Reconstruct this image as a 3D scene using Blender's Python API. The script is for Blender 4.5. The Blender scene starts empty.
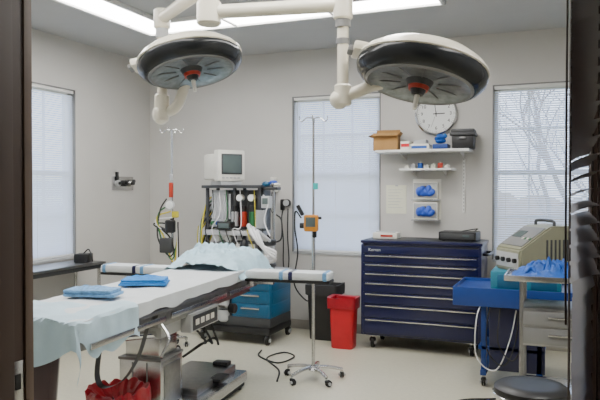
import bpy, bmesh, math, random
from mathutils import Vector, Matrix, noise
random.seed(7)
pi=math.pi
# ---------------------------------------------------------------- materials
def mat(name,col,rough=0.5,metal=0.0,noise_amt=0.06,nscale=12,bump=0.0,emit=0,trans=0,alpha=1,coat=0,bscale=40,spec=0.5):
    m=bpy.data.materials.new(name); m.use_nodes=True
    nt=m.node_tree; b=nt.nodes['Principled BSDF']
    c=(col[0],col[1],col[2],1)
    tc=nt.nodes.new('ShaderNodeTexCoord')
    if noise_amt>0:
        n=nt.nodes.new('ShaderNodeTexNoise'); n.inputs['Scale'].default_value=nscale; n.inputs['Detail'].default_value=4
        nt.links.new(tc.outputs['Object'],n.inputs['Vector'])
        r=nt.nodes.new('ShaderNodeValToRGB')
        r.color_ramp.elements[0].position=0.3; r.color_ramp.elements[1].position=0.7
        r.color_ramp.elements[0].color=tuple(x*(1-noise_amt) for x in col)+(1,)
        r.color_ramp.elements[1].color=tuple(min(1,x*(1+noise_amt)) for x in col)+(1,)
        nt.links.new(n.outputs['Fac'],r.inputs['Fac']); nt.links.new(r.outputs['Color'],b.inputs['Base Color'])
    else: b.inputs['Base Color'].default_value=c
    if bump>0:
        n2=nt.nodes.new('ShaderNodeTexNoise'); n2.inputs['Scale'].default_value=bscale
        nt.links.new(tc.outputs['Object'],n2.inputs['Vector'])
        bp=nt.nodes.new('ShaderNodeBump'); bp.inputs['Strength'].default_value=bump; bp.inputs['Distance'].default_value=0.01
        nt.links.new(n2.outputs['Fac'],bp.inputs['Height']); nt.links.new(bp.outputs['Normal'],b.inputs['Normal'])
    b.inputs['Roughness'].default_value=rough; b.inputs['Metallic'].default_value=metal
    b.inputs['Transmission Weight'].default_value=trans
    b.inputs['Coat Weight'].default_value=coat
    b.inputs['Specular IOR Level'].default_value=spec
    if alpha<1: b.inputs['Alpha'].default_value=alpha
    if emit>0:
        b.inputs['Emission Color'].default_value=c; b.inputs['Emission Strength'].default_value=emit
    return m
def srgb(r,g,b):
    f=lambda v:(v/255/12.92) if v/255<=0.04045 else ((v/255+0.055)/1.055)**2.4
    return (f(r),f(g),f(b))
M={}
M['wall']=mat('wall_paint',srgb(198,196,192),0.85,noise_amt=0.02,nscale=3,bump=0.05,bscale=200)
M['ceil']=mat('ceiling_paint',srgb(180,181,181),0.9,noise_amt=0.02,nscale=5,bump=0.04,bscale=150)
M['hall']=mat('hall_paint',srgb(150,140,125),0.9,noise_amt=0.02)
M['floor']=mat('vinyl_floor',srgb(196,192,172),0.32,noise_amt=0.05,nscale=30,bump=0.02,bscale=60)
M['base']=mat('rubber_base',srgb(150,146,138),0.6)
M['brown']=mat('brown_frame',srgb(84,66,56),0.5,noise_amt=0.05)
M['brown_edge']=mat('brown_frame_edge',srgb(128,108,92),0.45)
M['slatdark']=mat('dark_slat',srgb(66,50,42),0.4,noise_amt=0.1)
M['white']=mat('white_plastic',srgb(225,223,214),0.35,noise_amt=0.02)
M['cream']=mat('cream_enamel',srgb(226,220,202),0.28,noise_amt=0.02,coat=0.3)
M['shelf']=mat('white_shelf',srgb(225,225,222),0.4,noise_amt=0.02)
M['beige']=mat('beige_case',srgb(140,140,118),0.45,noise_amt=0.03)
M['steel']=mat('stainless',(0.58,0.58,0.58),0.25,1.0,noise_amt=0.05,nscale=20)
M['steeld']=mat('brushed_steel',(0.30,0.30,0.30),0.35,1.0,noise_amt=0.08,nscale=30)
M['chrome']=mat('chrome',(0.8,0.8,0.8),0.1,1.0,noise_amt=0.0)
M['black']=mat('black_plastic',(0.012,0.012,0.013),0.4,noise_amt=0.1)
M['rubber']=mat('black_rubber',(0.02,0.02,0.02),0.75,noise_amt=0.1)
M['dgrey']=mat('dark_grey',(0.045,0.047,0.05),0.45,noise_amt=0.08)
M['grey']=mat('mid_grey',(0.2,0.2,0.2),0.5,noise_amt=0.05)
M['lgrey']=mat('light_grey',(0.46,0.47,0.48),0.45,noise_amt=0.04)
M['navy']=mat('navy_enamel',srgb(14,19,64),0.28,noise_amt=0.05,coat=0.2)
M['blue']=mat('blue_enamel',srgb(18,58,130),0.4,noise_amt=0.05)
M['teal']=mat('teal_enamel',srgb(30,90,126),0.4,noise_amt=0.05)
M['tealbox']=mat('teal_box',srgb(40,120,144),0.5)
M['cyan']=mat('cyan_label',srgb(40,175,175),0.5)
M['bluecloth']=mat('blue_towel',srgb(50,128,200),0.9,noise_amt=0.12,nscale=25,bump=0.4,bscale=60)
M['bluepack']=mat('blue_pack',srgb(105,152,196),0.7,noise_amt=0.3,nscale=45,bump=0.2)
M['glove']=mat('nitrile_blue',srgb(44,84,190),0.5,noise_amt=0.15)
M['bluegl']=mat('glove_cobalt',srgb(18,84,172),0.5,noise_amt=0.2,nscale=30)
M['sheet']=mat('white_sheet',srgb(206,211,214),0.85,noise_amt=0.03,nscale=8,bump=0.15,bscale=30)
M['drape']=mat('paleblue_drape',srgb(180,204,216),0.8,noise_amt=0.05,nscale=8,bump=0.25,bscale=30)
M['pillow']=mat('crumpled_drape',srgb(178,210,224),0.8,noise_amt=0.1,nscale=10,bump=0.3,bscale=30)
M['red']=mat('red_plastic',srgb(196,22,36),0.4,noise_amt=0.05)
M['redbag']=mat('red_bag',srgb(155,14,32),0.3,noise_amt=0.25,nscale=10,bump=0.5,bscale=20)
M['card']=mat('cardboard',srgb(170,130,78),0.85,noise_amt=0.08)
M['cardd']=mat('cardboard_inside',srgb(115,84,48),0.9)
M['paper']=mat('paper',srgb(220,220,200),0.8,noise_amt=0.02)
M['orange']=mat('orange_case',srgb(210,136,36),0.45)
M['yellow']=mat('yellow_hose',srgb(200,185,50),0.5)
M['green']=mat('green_hose',srgb(36,100,56),0.5)
M['hose']=mat('white_hose',srgb(222,222,224),0.4,noise_amt=0.02)
M['screen']=mat('screen_glass',srgb(88,100,100),0.15,noise_amt=0.04)
M['acryl']=mat('acrylic',(0.85,0.88,0.9),0.1,alpha=0.35,noise_amt=0)
M['reflector']=mat('reflector',(0.22,0.24,0.25),0.35,0.7,noise_amt=0.25,nscale=25)
M['smoke']=mat('smoked_glass',(0.022,0.024,0.026),0.18,noise_amt=0.1,coat=0.0,spec=0.22)
M['amber']=mat('red_ring',srgb(170,50,30),0.4)
M['maroon']=mat('maroon_vinyl',srgb(62,44,44),0.5,noise_amt=0.08)
M['clockface']=mat('clock_face',srgb(226,228,226),0.5,noise_amt=0)
M['emit']=mat('diffuser',(1.0,0.98,0.95),0.5,noise_amt=0,emit=18.5)
M['emith']=mat('hall_fill_glow',(1.0,0.95,0.85),0.5,noise_amt=0,emit=1.5)  # weak glow for the added hall fill
M['bark']=mat('bark',srgb(150,134,122),0.9,noise_amt=0.3,bump=0.5)
M['grass']=mat('grass',srgb(150,150,120),0.95,noise_amt=0.3,nscale=2,bump=0.3)
M['leaf']=mat('dry_leaves',srgb(150,125,95),0.9,noise_amt=0.4,nscale=6)
def slatmat():
    m=bpy.data.materials.new('blind_slat_white'); m.use_nodes=True
    nt=m.node_tree; out=nt.nodes['Material Output']; b=nt.nodes['Principled BSDF']
    n=nt.nodes.new('ShaderNodeTexNoise'); n.inputs['Scale'].default_value=3
    tc=nt.nodes.new('ShaderNodeTexCoord'); nt.links.new(tc.outputs['Object'],n.inputs['Vector'])
    r=nt.nodes.new('ShaderNodeValToRGB'); r.color_ramp.elements[0].color=(0.72,0.75,0.82,1); r.color_ramp.elements[1].color=(0.8,0.83,0.9,1)
    nt.links.new(n.outputs['Fac'],r.inputs['Fac']); nt.links.new(r.outputs['Color'],b.inputs['Base Color'])
    b.inputs['Roughness'].default_value=0.5
    t=nt.nodes.new('ShaderNodeBsdfTranslucent'); t.inputs['Color'].default_value=(0.76,0.82,0.95,1)
    mx=nt.nodes.new('ShaderNodeMixShader'); mx.inputs[0].default_value=0.5
    nt.links.new(b.outputs[0],mx.inputs[1]); nt.links.new(t.outputs[0],mx.inputs[2]); nt.links.new(mx.outputs[0],out.inputs['Surface'])
    return m
M['slat']=slatmat()
def glassmat():
    m=bpy.data.materials.new('window_glass'); m.use_nodes=True
    nt=m.node_tree; out=nt.nodes['Material Output']
    t=nt.nodes.new('ShaderNodeBsdfTransparent'); t.inputs[0].default_value=(0.93,0.95,0.97,1)
    g=nt.nodes.new('ShaderNodeBsdfGlossy'); g.inputs['Roughness'].default_value=0.02
    mx=nt.nodes.new('ShaderNodeMixShader'); mx.inputs[0].default_value=0.05
    nt.links.new(t.outputs[0],mx.inputs[1]); nt.links.new(g.outputs[0],mx.inputs[2]); nt.links.new(mx.outputs[0],out.inputs['Surface'])
    return m
M['glass']=glassmat()
# ---------------------------------------------------------------- builder
def catmull(pts,n=8):
    P=[Vector(p) for p in pts]
    if len(P)<3: return P
    Q=[2*P[0]-P[1]]+P+[2*P[-1]-P[-2]]
    out=[]
    for i in range(1,len(Q)-2):
        p0,p1,p2,p3=Q[i-1],Q[i],Q[i+1],Q[i+2]
        for k in range(n):
            t=k/n
            out.append(0.5*((2*p1)+(-p0+p2)*t+(2*p0-5*p1+4*p2-p3)*t*t+(-p0+3*p1-3*p2+p3)*t**3))
    out.append(P[-1]); return out
class B:
    def __init__(s,name,loc=(0,0,0),rz=0):
        s.name=name; s.v=[]; s.f=[]; s.fm=[]; s.mats=[]; s.loc=loc; s.rz=rz; s.M=Matrix.Identity(4)
    def mi(s,m):
        if m not in s.mats: s.mats.append(m)
        return s.mats.index(m)
    def add(s,vs,fs,m,X=None):
        T=s.M@X if X is not None else s.M
        o=len(s.v); s.v+= [T@Vector(v) for v in vs]
        k=s.mi(m)
        for f in fs: s.f.append([i+o for i in f]); s.fm.append(k)
    def addbm(s,bm,m,X=None):
        bm.verts.index_update()
        s.add([v.co.copy() for v in bm.verts],[[v.index for v in f.verts] for f in bm.faces],m,X); bm.free()
    def box(s,c,size,m,bev=0.004,rot=None,taper=None):
        bm=bmesh.new(); bmesh.ops.create_cube(bm,size=1)
        for v in bm.verts:
            k=1
            if taper and v.co.z<0: k=taper
            v.co=Vector((v.co.x*size[0]*k,v.co.y*size[1]*k,v.co.z*size[2]))
        bev=min(bev,min(size)*0.45)
        if bev>0.0005: bmesh.ops.bevel(bm,geom=bm.edges[:],offset=bev,segments=2,affect='EDGES',profile=0.6)
        X=Matrix.Translation(c)
        if rot: X=X@(Matrix.Rotation(rot[2],4,'Z')@Matrix.Rotation(rot[1],4,'Y')@Matrix.Rotation(rot[0],4,'X'))
        s.addbm(bm,m,X)
    def bx(s,x0,x1,y0,y1,z0,z1,m,bev=0.004):
        s.box(((x0+x1)/2,(y0+y1)/2,(z0+z1)/2),(abs(x1-x0),abs(y1-y0),abs(z1-z0)),m,bev)
    def lathe(s,prof,m,c=(0,0,0),X=None,seg=32):
        vs=[];fs=[]
        n=len(prof)
        for i in range(seg):
            a=2*pi*i/seg
            for r,z in prof: vs.append((r*math.cos(a),r*math.sin(a),z))
        for i in range(seg):
            j=(i+1)%seg
            for k in range(n-1): fs.append([i*n+k,j*n+k,j*n+k+1,i*n+k+1])
        T=Matrix.Translation(c)
        if X is not None: T=T@X
        s.add(vs,fs,m,T)
    def cyl(s,p1,p2,r,m,r2=None,seg=16,bev=0.0):
        p1=Vector(p1);p2=Vector(p2); d=p2-p1; L=d.length
        r2=r if r2 is None else r2
        q=d.to_track_quat('Z','Y').to_matrix().to_4x4()
        prof=[(0.0001,0),(r,0),(r2,L),(0.0001,L)] if not bev else [(0.0001,0),(r-bev,0),(r,bev),(r2,L-bev),(r2-bev,L),(0.0001,L)]
        s.lathe(prof,m,p1,q,seg)
    def tube(s,pts,r,m,seg=8,smooth=True,n=8,corr=0):
        P=catmull(pts,n) if smooth else [Vector(p) for p in pts]
        if corr:
            Q=[];
            for a,b in zip(P[:-1],P[1:]):
                k=max(1,int((b-a).length/corr))
                for i in range(k): Q.append(a.lerp(b,i/k))
            P=Q+[P[-1]]
        vs=[];fs=[]; up=None
        for i,p in enumerate(P):
            t=(P[min(i+1,len(P)-1)]-P[max(i-1,0)]).normalized()
            if up is None:
                up=Vector((0,0,1)) if abs(t.z)<0.9 else Vector((1,0,0))
            a=t.cross(up).normalized(); up=a.cross(t).normalized()
            rr=r*(1 if not corr else (1.0 if i%2 else 0.8))
            for k in range(seg):
                an=2*pi*k/seg; vs.append(p+a*math.cos(an)*rr+up*math.sin(an)*rr)
        for i in range(len(P)-1):
            for k in range(seg):
                k2=(k+1)%seg; fs.append([i*seg+k,i*seg+k2,(i+1)*seg+k2,(i+1)*seg+k])
        fs.append(list(range(seg))[::-1]); fs.append([(len(P)-1)*seg+k for k in range(seg)])
        s.add(vs,fs,m)
    def sph(s,c,r,m,sc=(1,1,1),seg=16,X=None):
        bm=bmesh.new(); bmesh.ops.create_uvsphere(bm,u_segments=seg,v_segments=max(8,seg//2+2),radius=r)
        T=Matrix.Translation(c)
        if X is not None: T=T@X
        s.addbm(bm,m,T@Matrix.Diagonal((sc[0],sc[1],sc[2],1)))
    def prism(s,poly,x0,x1,m,X=None,bev=0.003):
        bm=bmesh.new()
        a=[bm.verts.new((x0,p[0],p[1])) for p in poly]; b=[bm.verts.new((x1,p[0],p[1])) for p in poly]
        n=len(poly); bm.faces.new(a); bm.faces.new(b[::-1])
        for i in range(n): bm.faces.new([a[i],b[i],b[(i+1)%n],a[(i+1)%n]])
        bmesh.ops.recalc_face_normals(bm,faces=bm.faces[:])
        if bev: bmesh.ops.bevel(bm,geom=bm.edges[:],offset=bev,segments=2,affect='EDGES')
        s.addbm(bm,m,X)
    def cloth(s,fn,nu,nv,m,thick=0.0):
        vs=[];fs=[]
        for i in range(nu+1):
            for j in range(nv+1): vs.append(fn(i/nu,j/nv))
        for i in range(nu):
            for j in range(nv):
                a=i*(nv+1)+j; fs.append([a,a+nv+1,a+nv+2,a+1])
        s.add(vs,fs,m)
    def text(s,t,size,m,X,ext=0.001):
        cu=bpy.data.curves.new('t','FONT'); cu.body=t; cu.size=size; cu.extrude=ext; cu.align_x='CENTER'; cu.align_y='CENTER'
        ob=bpy.data.objects.new('t',cu); bpy.context.scene.collection.objects.link(ob)
        dg=bpy.context.evaluated_depsgraph_get(); me=bpy.data.meshes.new_from_object(ob.evaluated_get(dg))
        s.add([v.co.copy() for v in me.vertices],[list(p.vertices) for p in me.polygons],m,X)
        bpy.data.objects.remove(ob); bpy.data.curves.remove(cu); bpy.data.meshes.remove(me)
    def caster(s,x,y,r=0.04,m='rubber',a=0):
        X=Matrix.Rotation(a,4,'Z')
        o=X@Vector((0,0.018,0))
        d=X@Vector((0.5,0,0))
        for sg in(-1,1):
            p=Vector((x,y,r))+o
            s.cyl(p+d*0.012*sg*0.6,p+d*(0.012*sg*0.6+0.02*sg),r,M[m],seg=18,bev=0.004)
            s.cyl(p+d*0.012*sg*2.3,p+d*(0.056*sg),r*0.45,M['lgrey'],seg=12)
        s.sph((x,y,r*1.6),r*0.75,M['black'],(0.8,1,0.7),12)
        s.cyl((x,y,r*1.7),(x,y,r*2.5),r*0.3,M['steel'],seg=10)
    def done(s,smooth=35):
        me=bpy.data.meshes.new(s.name); me.from_pydata([tuple(v) for v in s.v],[],s.f)
        for m in s.mats: me.materials.append(m)
        me.polygons.foreach_set('material_index',s.fm)
        bm=bmesh.new(); bm.from_mesh(me); bmesh.ops.remove_doubles(bm,verts=bm.verts,dist=0.00001)
        bmesh.ops.recalc_face_normals(bm,faces=bm.faces[:]); bm.to_mesh(me); bm.free()
        me.polygons.foreach_set('use_smooth',[True]*len(me.polygons))
        me.set_sharp_from_angle(angle=math.radians(smooth)); me.update()
        ob=bpy.data.objects.new(s.name,me); ob.location=s.loc; ob.rotation_euler=(0,0,s.rz)
        bpy.context.scene.collection.objects.link(ob); return ob

# ---------------------------------------------------------------- room shell
XL,XR,YB,YF,H=-4.6,1.7,6.5,0.85,3.0
b=B('floor'); b.bx(XL-.15,XR+.15,-1.5,YB+.15,-0.1,0,M['floor'],0); b.done()
b=B('ceiling'); b.bx(XL-.15,XR+.15,-1.5,YB+.15,H,H+.1,M['ceil'],0); b.done()
W1=(-2.75,-1.777); W2=(-.656,.31); WZ=(0.83,2.5); WL=(4.22,5.22)
def wall_with_holes(name,x0,x1,holes,axis,p0,p1,mt):
    b=B(name)
    def bb(a0,a1,z0,z1):
        if axis=='x': b.bx(a0,a1,p0,p1,z0,z1,mt,0)
        else: b.bx(p0,p1,a0,a1,z0,z1,mt,0)
    cur=x0
    for h0,h1,z0,z1 in holes:
        if h0>cur: bb(cur,h0,0,H)
        if z0>0: bb(h0,h1,0,z0)
        if z1<H: bb(h0,h1,z1,H)
        cur=h1
    bb(cur,x1,0,H)
    return b.done()
wall_with_holes('wall_back',XL,XR,[(W1[0],W1[1],*WZ),(W2[0],W2[1],*WZ)],'x',YB,YB+.15,M['wall'])
wall_with_holes('wall_left',YF-.0,YB+.15,[(WL[0],WL[1],*WZ)],'y',XL-.15,XL,M['wall'])
wall_with_holes('wall_right',-1.5,YB+.15,[],'y',XR,XR+.15,M['wall'])
wall_with_holes('wall_front',XL,XR,[(-1.03,.13,0,2.2)],'x',YF,YF+.12,M['wall'])
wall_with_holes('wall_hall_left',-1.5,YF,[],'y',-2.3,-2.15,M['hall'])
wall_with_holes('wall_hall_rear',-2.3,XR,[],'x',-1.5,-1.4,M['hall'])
for nm,a in (('baseboard_back',(XL,XR,YB-.012,YB,0,.1)),('baseboard_left',(XL,XL+.012,YF+.12,YB-.012,0,.1)),('baseboard_right',(XR-.012,XR,YF+.12,YB-.012,0,.1))):
    b=B(nm); b.bx(*a,M['base'],.003); b.done()
b=B('trim_1')
b.bx(-1.035,-.98,.82,.985,0,2.16,M['brown'],.004)
b.bx(-.98,-.965,.86,.93,0,2.16,M['brown'],.003)
b.bx(-1.10,-1.035,.97,.99,0,2.25,M['brown_edge'],.003)
b.bx(-.983,-.976,.968,.988,0,2.16,M['brown_edge'],.001)
b.bx(.10,.135,.82,.985,0,2.16,M['brown'],.004)
b.bx(-1.10,.2,.82,.99,2.16,2.25,M['brown'],.004)
b.bx(-.982,-.977,.935,.962,1.09,1.17,M['steel'],.001)
b.bx(-.981,-.9755,.942,.955,1.115,1.145,M['black'],.0005)
b.done()

def window(name,a0,a1,wall,tilt):
    b=B(name)
    z0,z1=WZ; w=a1-a0
    if wall=='back': b.M=Matrix.Translation((a0,YB,0))
    else: b.M=Matrix.Translation((XL,a0,0))@Matrix.Rotation(pi/2,4,'Z')
    f=M['white']
    b.bx(0,.04,.05,.13,z0,z1,f); b.bx(w-.04,w,.05,.13,z0,z1,f)
    b.bx(0,w,.05,.13,z0,z0+.05,f); b.bx(0,w,.05,.13,z1-.05,z1,f)
    b.bx(0,w,.06,.12,(z0+z1)/2-.02,(z0+z1)/2+.02,f)
    for k in (1,2): b.bx(w*k/3-.009,w*k/3+.009,.075,.1,z0,z1,f,.002)
    for k in (1,3): b.bx(0,w,.075,.1,z0+(z1-z0)*k/4-.009,z0+(z1-z0)*k/4+.009,f,.002)
    b.bx(.03,w-.03,.086,.089,z0+.03,z1-.03,M['glass'],0)
    b.bx(-.0,w,-.012,.05,z0-.02,z0+.004,M['lgrey'],.003)
    b.bx(-.008,.004,-.004,.04,z0,z1,M['grey'],.001); b.bx(w-.004,w+.008,-.004,.04,z0,z1,M['grey'],.001); b.bx(-.008,w+.008,-.004,.04,z1-.004,z1+.008,M['grey'],.001)
    win=b.done()
    b=B('venetian_blind')
    if wall=='back': b.M=Matrix.Translation((a0,YB,0))
    else: b.M=Matrix.Translation((XL,a0,0))@Matrix.Rotation(pi/2,4,'Z')
    b.bx(.008,w-.008,.005,.04,z1-.035,z1-.002,M['shelf'],.003)
    b.bx(.008,w-.008,.01,.035,z0+.008,z0+.024,M['shelf'],.003)
    z=z0+.04
    hw=.0125
    while z<z1-.04:
        t=tilt+random.uniform(-.03,.03)
        vs=[];fs=[]
        for k in range(4):
            u=-1+2*k/3; yy=u*hw*math.cos(t); zz=-u*hw*math.sin(t)+ (1-u*u)*.0022
            vs+= [(.01,.023+yy,z+zz),(w-.01,.023+yy,z+zz)]
        for k in range(3): fs.append([2*k,2*k+1,2*k+3,2*k+2])
        b.add(vs,fs,M['slat']); z+=.0215
    for fx in(.12,.5,.88):
        b.cyl((w*fx,.008,z0+.02),(w*fx,.008,z1-.03),.0012,M['shelf'],seg=5)
        b.cyl((w*fx,.038,z0+.02),(w*fx,.038,z1-.03),.0012,M['shelf'],seg=5)
    b.cyl((.06,-.006,z1-.05),(.06,-.004,z1-.9),.004,M['acryl'],seg=6)
    o=b.done(); o.parent=win
window('window_1',*W1,'back',-1.05); window('window_2',*W2,'back',-0.72); window('window_3',*WL,'left',-1.0)
# ---------------------------------------------------------------- outside
b=B('ground_outside'); b.bx(-30,25,YB+.2,40,-.3,-.15,M['grass'],0); b.bx(-30,XL-.2,-10,YB+.2,-.3,-.15,M['grass'],0); b.done()
def tree(x,y,h,seed,name='bare_tree'):
    rnd=random.Random(seed); b=B(name,(x,y,-.15))
    def br(p,d,L,r,lev):
        pts=[p]; q=p.copy(); dd=d.copy()
        for i in range(3):
            dd=(dd+Vector((rnd.uniform(-.25,.25),rnd.uniform(-.25,.25),rnd.uniform(-.05,.15)))).normalized()
            q=q+dd*L/3; pts.append(q.copy())
        for i in range(3): b.cyl(pts[i],pts[i+1],r*(1-.22*i),M['bark'],r*(1-.22*(i+1)),seg=5 if lev>1 else 8)
        if lev<5:
            for k in range(3):
                s=pts[rnd.choice([1,2,3])] if k else pts[3]
                nd=(dd+Vector((rnd.uniform(-1,1),rnd.uniform(-1,1),rnd.uniform(-.2,.6)))*.8).normalized()
                br(s,nd,L*rnd.uniform(.6,.82),max(.005,r*.48),lev+1)
    br(Vector((0,0,0)),Vector((0,0,1)),h*.32,.10,0)
    b.done()
tree(.9,12.8,5.5,11); tree(-.1,15.5,7,31); tree(.2,14.0,6.5,44); tree(-9.8,6.5,6,21)
b=B('hedge_row')
for i in range(26):
    b.sph((-14+i*.95,18+random.uniform(-.5,.5),.5),random.uniform(.7,1.1),M['leaf'],(1,1,random.uniform(.8,1.5)),10)
b.done()

# ---------------------------------------------------------------- ceiling lights
b=B('unseen_fill_panel')
x0,x1,y0,y1=-3.7,-.9,2.5,5.25; wd=.36
def strip(a0,a1,c0,c1):
    b.bx(a0,a1,c0,c1,H-.012,H-.002,M['emit'],0)
strip(x0+.03,x1-.03,y1-wd,y1-.03); strip(x0+.03,x1-.03,y0+.03,y0+wd)
strip(x0+.03,x0+wd,y0+wd+.04,y1-wd-.04); strip(x1-wd,x1-.03,y0+wd+.04,y1-wd-.04)
fr=M['shelf']
for a in ((x0,x1,y1-.03,y1),(x0,x1,y0,y0+.03),(x0,x0+.03,y0,y1),(x1-.03,x1,y0,y1),
          (x0+wd,x1-wd,y1-wd-.04,y1-wd),(x0+wd,x1-wd,y0+wd,y0+wd+.04),(x0+wd,x0+wd+.04,y0+wd,y1-wd),(x1-wd-.04,x1-wd,y0+wd,y1-wd)):
    b.bx(*a,H-.03,H-.001,fr,.003)
for k in range(1,3): b.bx(x0+(x1-x0)*k/3-.015,x0+(x1-x0)*k/3+.015,y1-wd,y1,H-.025,H-.001,fr,.002)
b.done()
b=B('unseen_fill_panel'); b.bx(.2,.8,2.2,3.4,H-.012,H-.002,M['emit'],0)  # extra panel out of view, added as fill to brighten the room
for a in((.17,.83,2.17,2.2),(.17,.83,3.4,3.43),(.17,.2,2.17,3.43),(.8,.83,2.17,3.43)): b.bx(*a,H-.02,H-.001,fr,.003)
b.done()
b=B('hall_fill_light'); b.bx(-.8,-.2,-1,-.4,H-.012,H-.002,M['emith'],0); b.bx(-.83,-.17,-1.03,-.37,H-.004,H-.001,fr,0); b.done()  # unseen weak fill, added so the door jamb's brown shows

TH=math.radians(22.3); FWD=Vector((-math.sin(TH),math.cos(TH),0)); RGT=Vector((math.cos(TH),math.sin(TH),0))

# ---------------------------------------------------------------- surgical lights
def lamp_head(b,c,tilt,roll,R):
    X=Matrix.Rotation(roll,4,FWD)@Matrix.Rotation(-tilt,4,RGT)
    k=R/.34
    P=lambda pr:[(r*k,z*k) for r,z in pr]
    b.lathe(P([(.001,.115),(.10,.112),(.19,.097),(.27,.065),(.32,.030),(.340,.006),(.344,-.006),(.338,-.012)]),M['cream'],c,X,48)
    b.lathe(P([(.336,-.008),(.343,-.03),(.335,-.06),(.31,-.088),(.288,-.10),(.28,-.10)]),M['smoke'],c,X,48)
    b.lathe(P([(.283,-.100),(.27,-.108),(.262,-.10)]),M['grey'],c,X,48)
    b.lathe(P([(.262,-.10),(.20,-.086),(.12,-.078),(.05,-.076)]),M['reflector'],c,X,48)
    T=Matrix.Translation(c)@X
    for i in range(10):
        a=2*pi*i/10
        sv=b.M; b.M=sv@T@Matrix.Rotation(a,4,'Z')
        b.box((.18*k,0,-.087*k),(.16*k,.004,.008),M['grey'],.001); b.M=sv
    sv=b.M; b.M=sv@T
    b.cyl((0,0,-.07*k),(0,0,-.105*k),.075*k,M['dgrey'],.06*k,seg=24)
    b.cyl((0,0,-.105*k),(0,0,-.125*k),.056*k,M['amber'],.05*k,seg=24)
    b.cyl((0,0,-.125*k),(0,0,-.15*k),.042*k,M['black'],.03*k,seg=20)
    b.cyl((0,0,-.15*k),(0,0,-.23*k),.014*k,M['white'],.012*k,seg=12,bev=.003)
    b.cyl((0,0,.10*k),(0,0,.145*k),.09*k,M['cream'],.07*k,seg=24,bev=.008)
    b.M=sv
    sv=b.M; b.M=sv@T@Matrix.Rotation(TH+pi,4,'Z')
    b.box((.33*k,0,.02*k),(.09*k,.16*k,.05*k),M['cream'],.016); b.box((.385*k,0,.012*k),(.03*k,.08*k,.03*k),M['grey'],.008)
    b.M=sv
    return T
hub=Vector((-1.83,3.14,0))
b=B('surgical_light')
b.cyl(hub+Vector((0,0,H-.001)),hub+Vector((0,0,H-.1)),.16,M['cream'],.13,seg=32,bev=.01)
b.cyl(hub+Vector((0,0,H-.05)),hub+Vector((0,0,2.56)),.04,M['cream'],seg=24)
b.cyl(hub+Vector((0,0,2.57)),hub+Vector((0,0,2.69)),.065,M['cream'],seg=24,bev=.01)
P=Vector((-2.47,3.63,0))
b.cyl(hub+Vector((0,0,2.63)),P+Vector((0,0,2.63)),.038,M['cream'],seg=20)
b.cyl(P+Vector((0,0,2.56)),P+Vector((0,0,2.69)),.054,M['cream'],seg=24,bev=.01)
b.cyl(P+Vector((0,0,2.5)),P+Vector((0,0,2.56)),.042,M['lgrey'],seg=20)
b.cyl(P+Vector((0,0,2.5)),P+Vector((0,0,2.1)),.033,M['cream'],seg=20)
C=Vector((-2.18,3.5,2.32))
e=P+Vector((-.01,0,2.0))
b.cyl(P+Vector((0,0,2.13)),e+Vector((0,0,-.05)),.05,M['cream'],seg=20,bev=.01)
b.sph(e,.058,M['cream'],(1,1,1.2))
b.tube([e,e+Vector((.1,.03,.05)),e+Vector((.16,.05,.2)),C+Vector((-.02,.2,.13)),C+Vector((0,.02,.12))],.036,M['cream'],seg=12)
lamp_head(b,C,math.radians(10),math.radians(-11),.325)
b.done()
b=B('surgical_light')
P=Vector((-1.10,3.28,0))
b.cyl(hub+Vector((0,0,2.41)),hub+Vector((0,0,2.54)),.068,M['cream'],seg=24,bev=.01)
b.cyl(hub+Vector((0,0,2.48)),P+Vector((0,0,2.48)),.038,M['cream'],seg=20)
b.cyl(P+Vector((0,0,2.40)),P+Vector((0,0,2.54)),.052,M['cream'],seg=24,bev=.01)
b.cyl(P+Vector((0,0,2.36)),P+Vector((0,0,2.40)),.04,M['grey'],seg=20)
b.cyl(P+Vector((0,0,2.36)),P+Vector((0,0,2.0)),.030,M['cream'],seg=20)
b.cyl(P+Vector((0,0,2.30)),P+Vector((0,0,2.27)),.035,M['grey'],seg=20)
e=P+Vector((0,0,1.99))
b.cyl(P+Vector((0,0,2.06)),e+Vector((0,0,-.045)),.046,M['cream'],seg=20,bev=.01)
b.sph(e+Vector((-.02,0,-.01)),.052,M['cream'])
C=Vector((-.68,3.29,2.12))
b.tube([e,e+Vector((.12,.04,.05)),e+Vector((.24,.14,.11)),C+Vector((-.1,.22,.10)),C+Vector((0,.03,.12))],.032,M['cream'],seg=12)
lamp_head(b,C,math.radians(9),math.radians(12),.33)
b.done()

# ---------------------------------------------------------------- operating table
ZT=.90
b=B('operating_table',(-2.42,3.5,0),math.radians(5.3))
for y0,y1 in((-1.2,-.42),(-.40,.42),(.44,1.0),(1.02,1.3)):
    b.bx(-.27,.27,y0,y1,ZT-.075,ZT-.012,M['black'],.02)
b.bx(-.26,.26,-1.19,1.28,ZT-.10,ZT-.078,M['steeld'],.004)
def sheet(u,v):
    x=-.345+.69*u; y=-1.22+2.28*v
    ax=abs(x); z=ZT+.004
    wr=noise.noise(Vector((x*6,y*3,0)))*.008+noise.noise(Vector((x*14,y*9,3)))*.004
    if ax>.275:
        o=ax-.275; sg=1 if x>0 else -1
        hang=(o)*(1.0+.4*noise.noise(Vector((y*5,sg*3,1))))
        x=sg*(.283+.014*noise.noise(Vector((y*9,sg,5)))); z-=hang
    else: z+=wr
    return (x,y,z)
b.cloth(sheet,40,80,M['sheet'])
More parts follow.
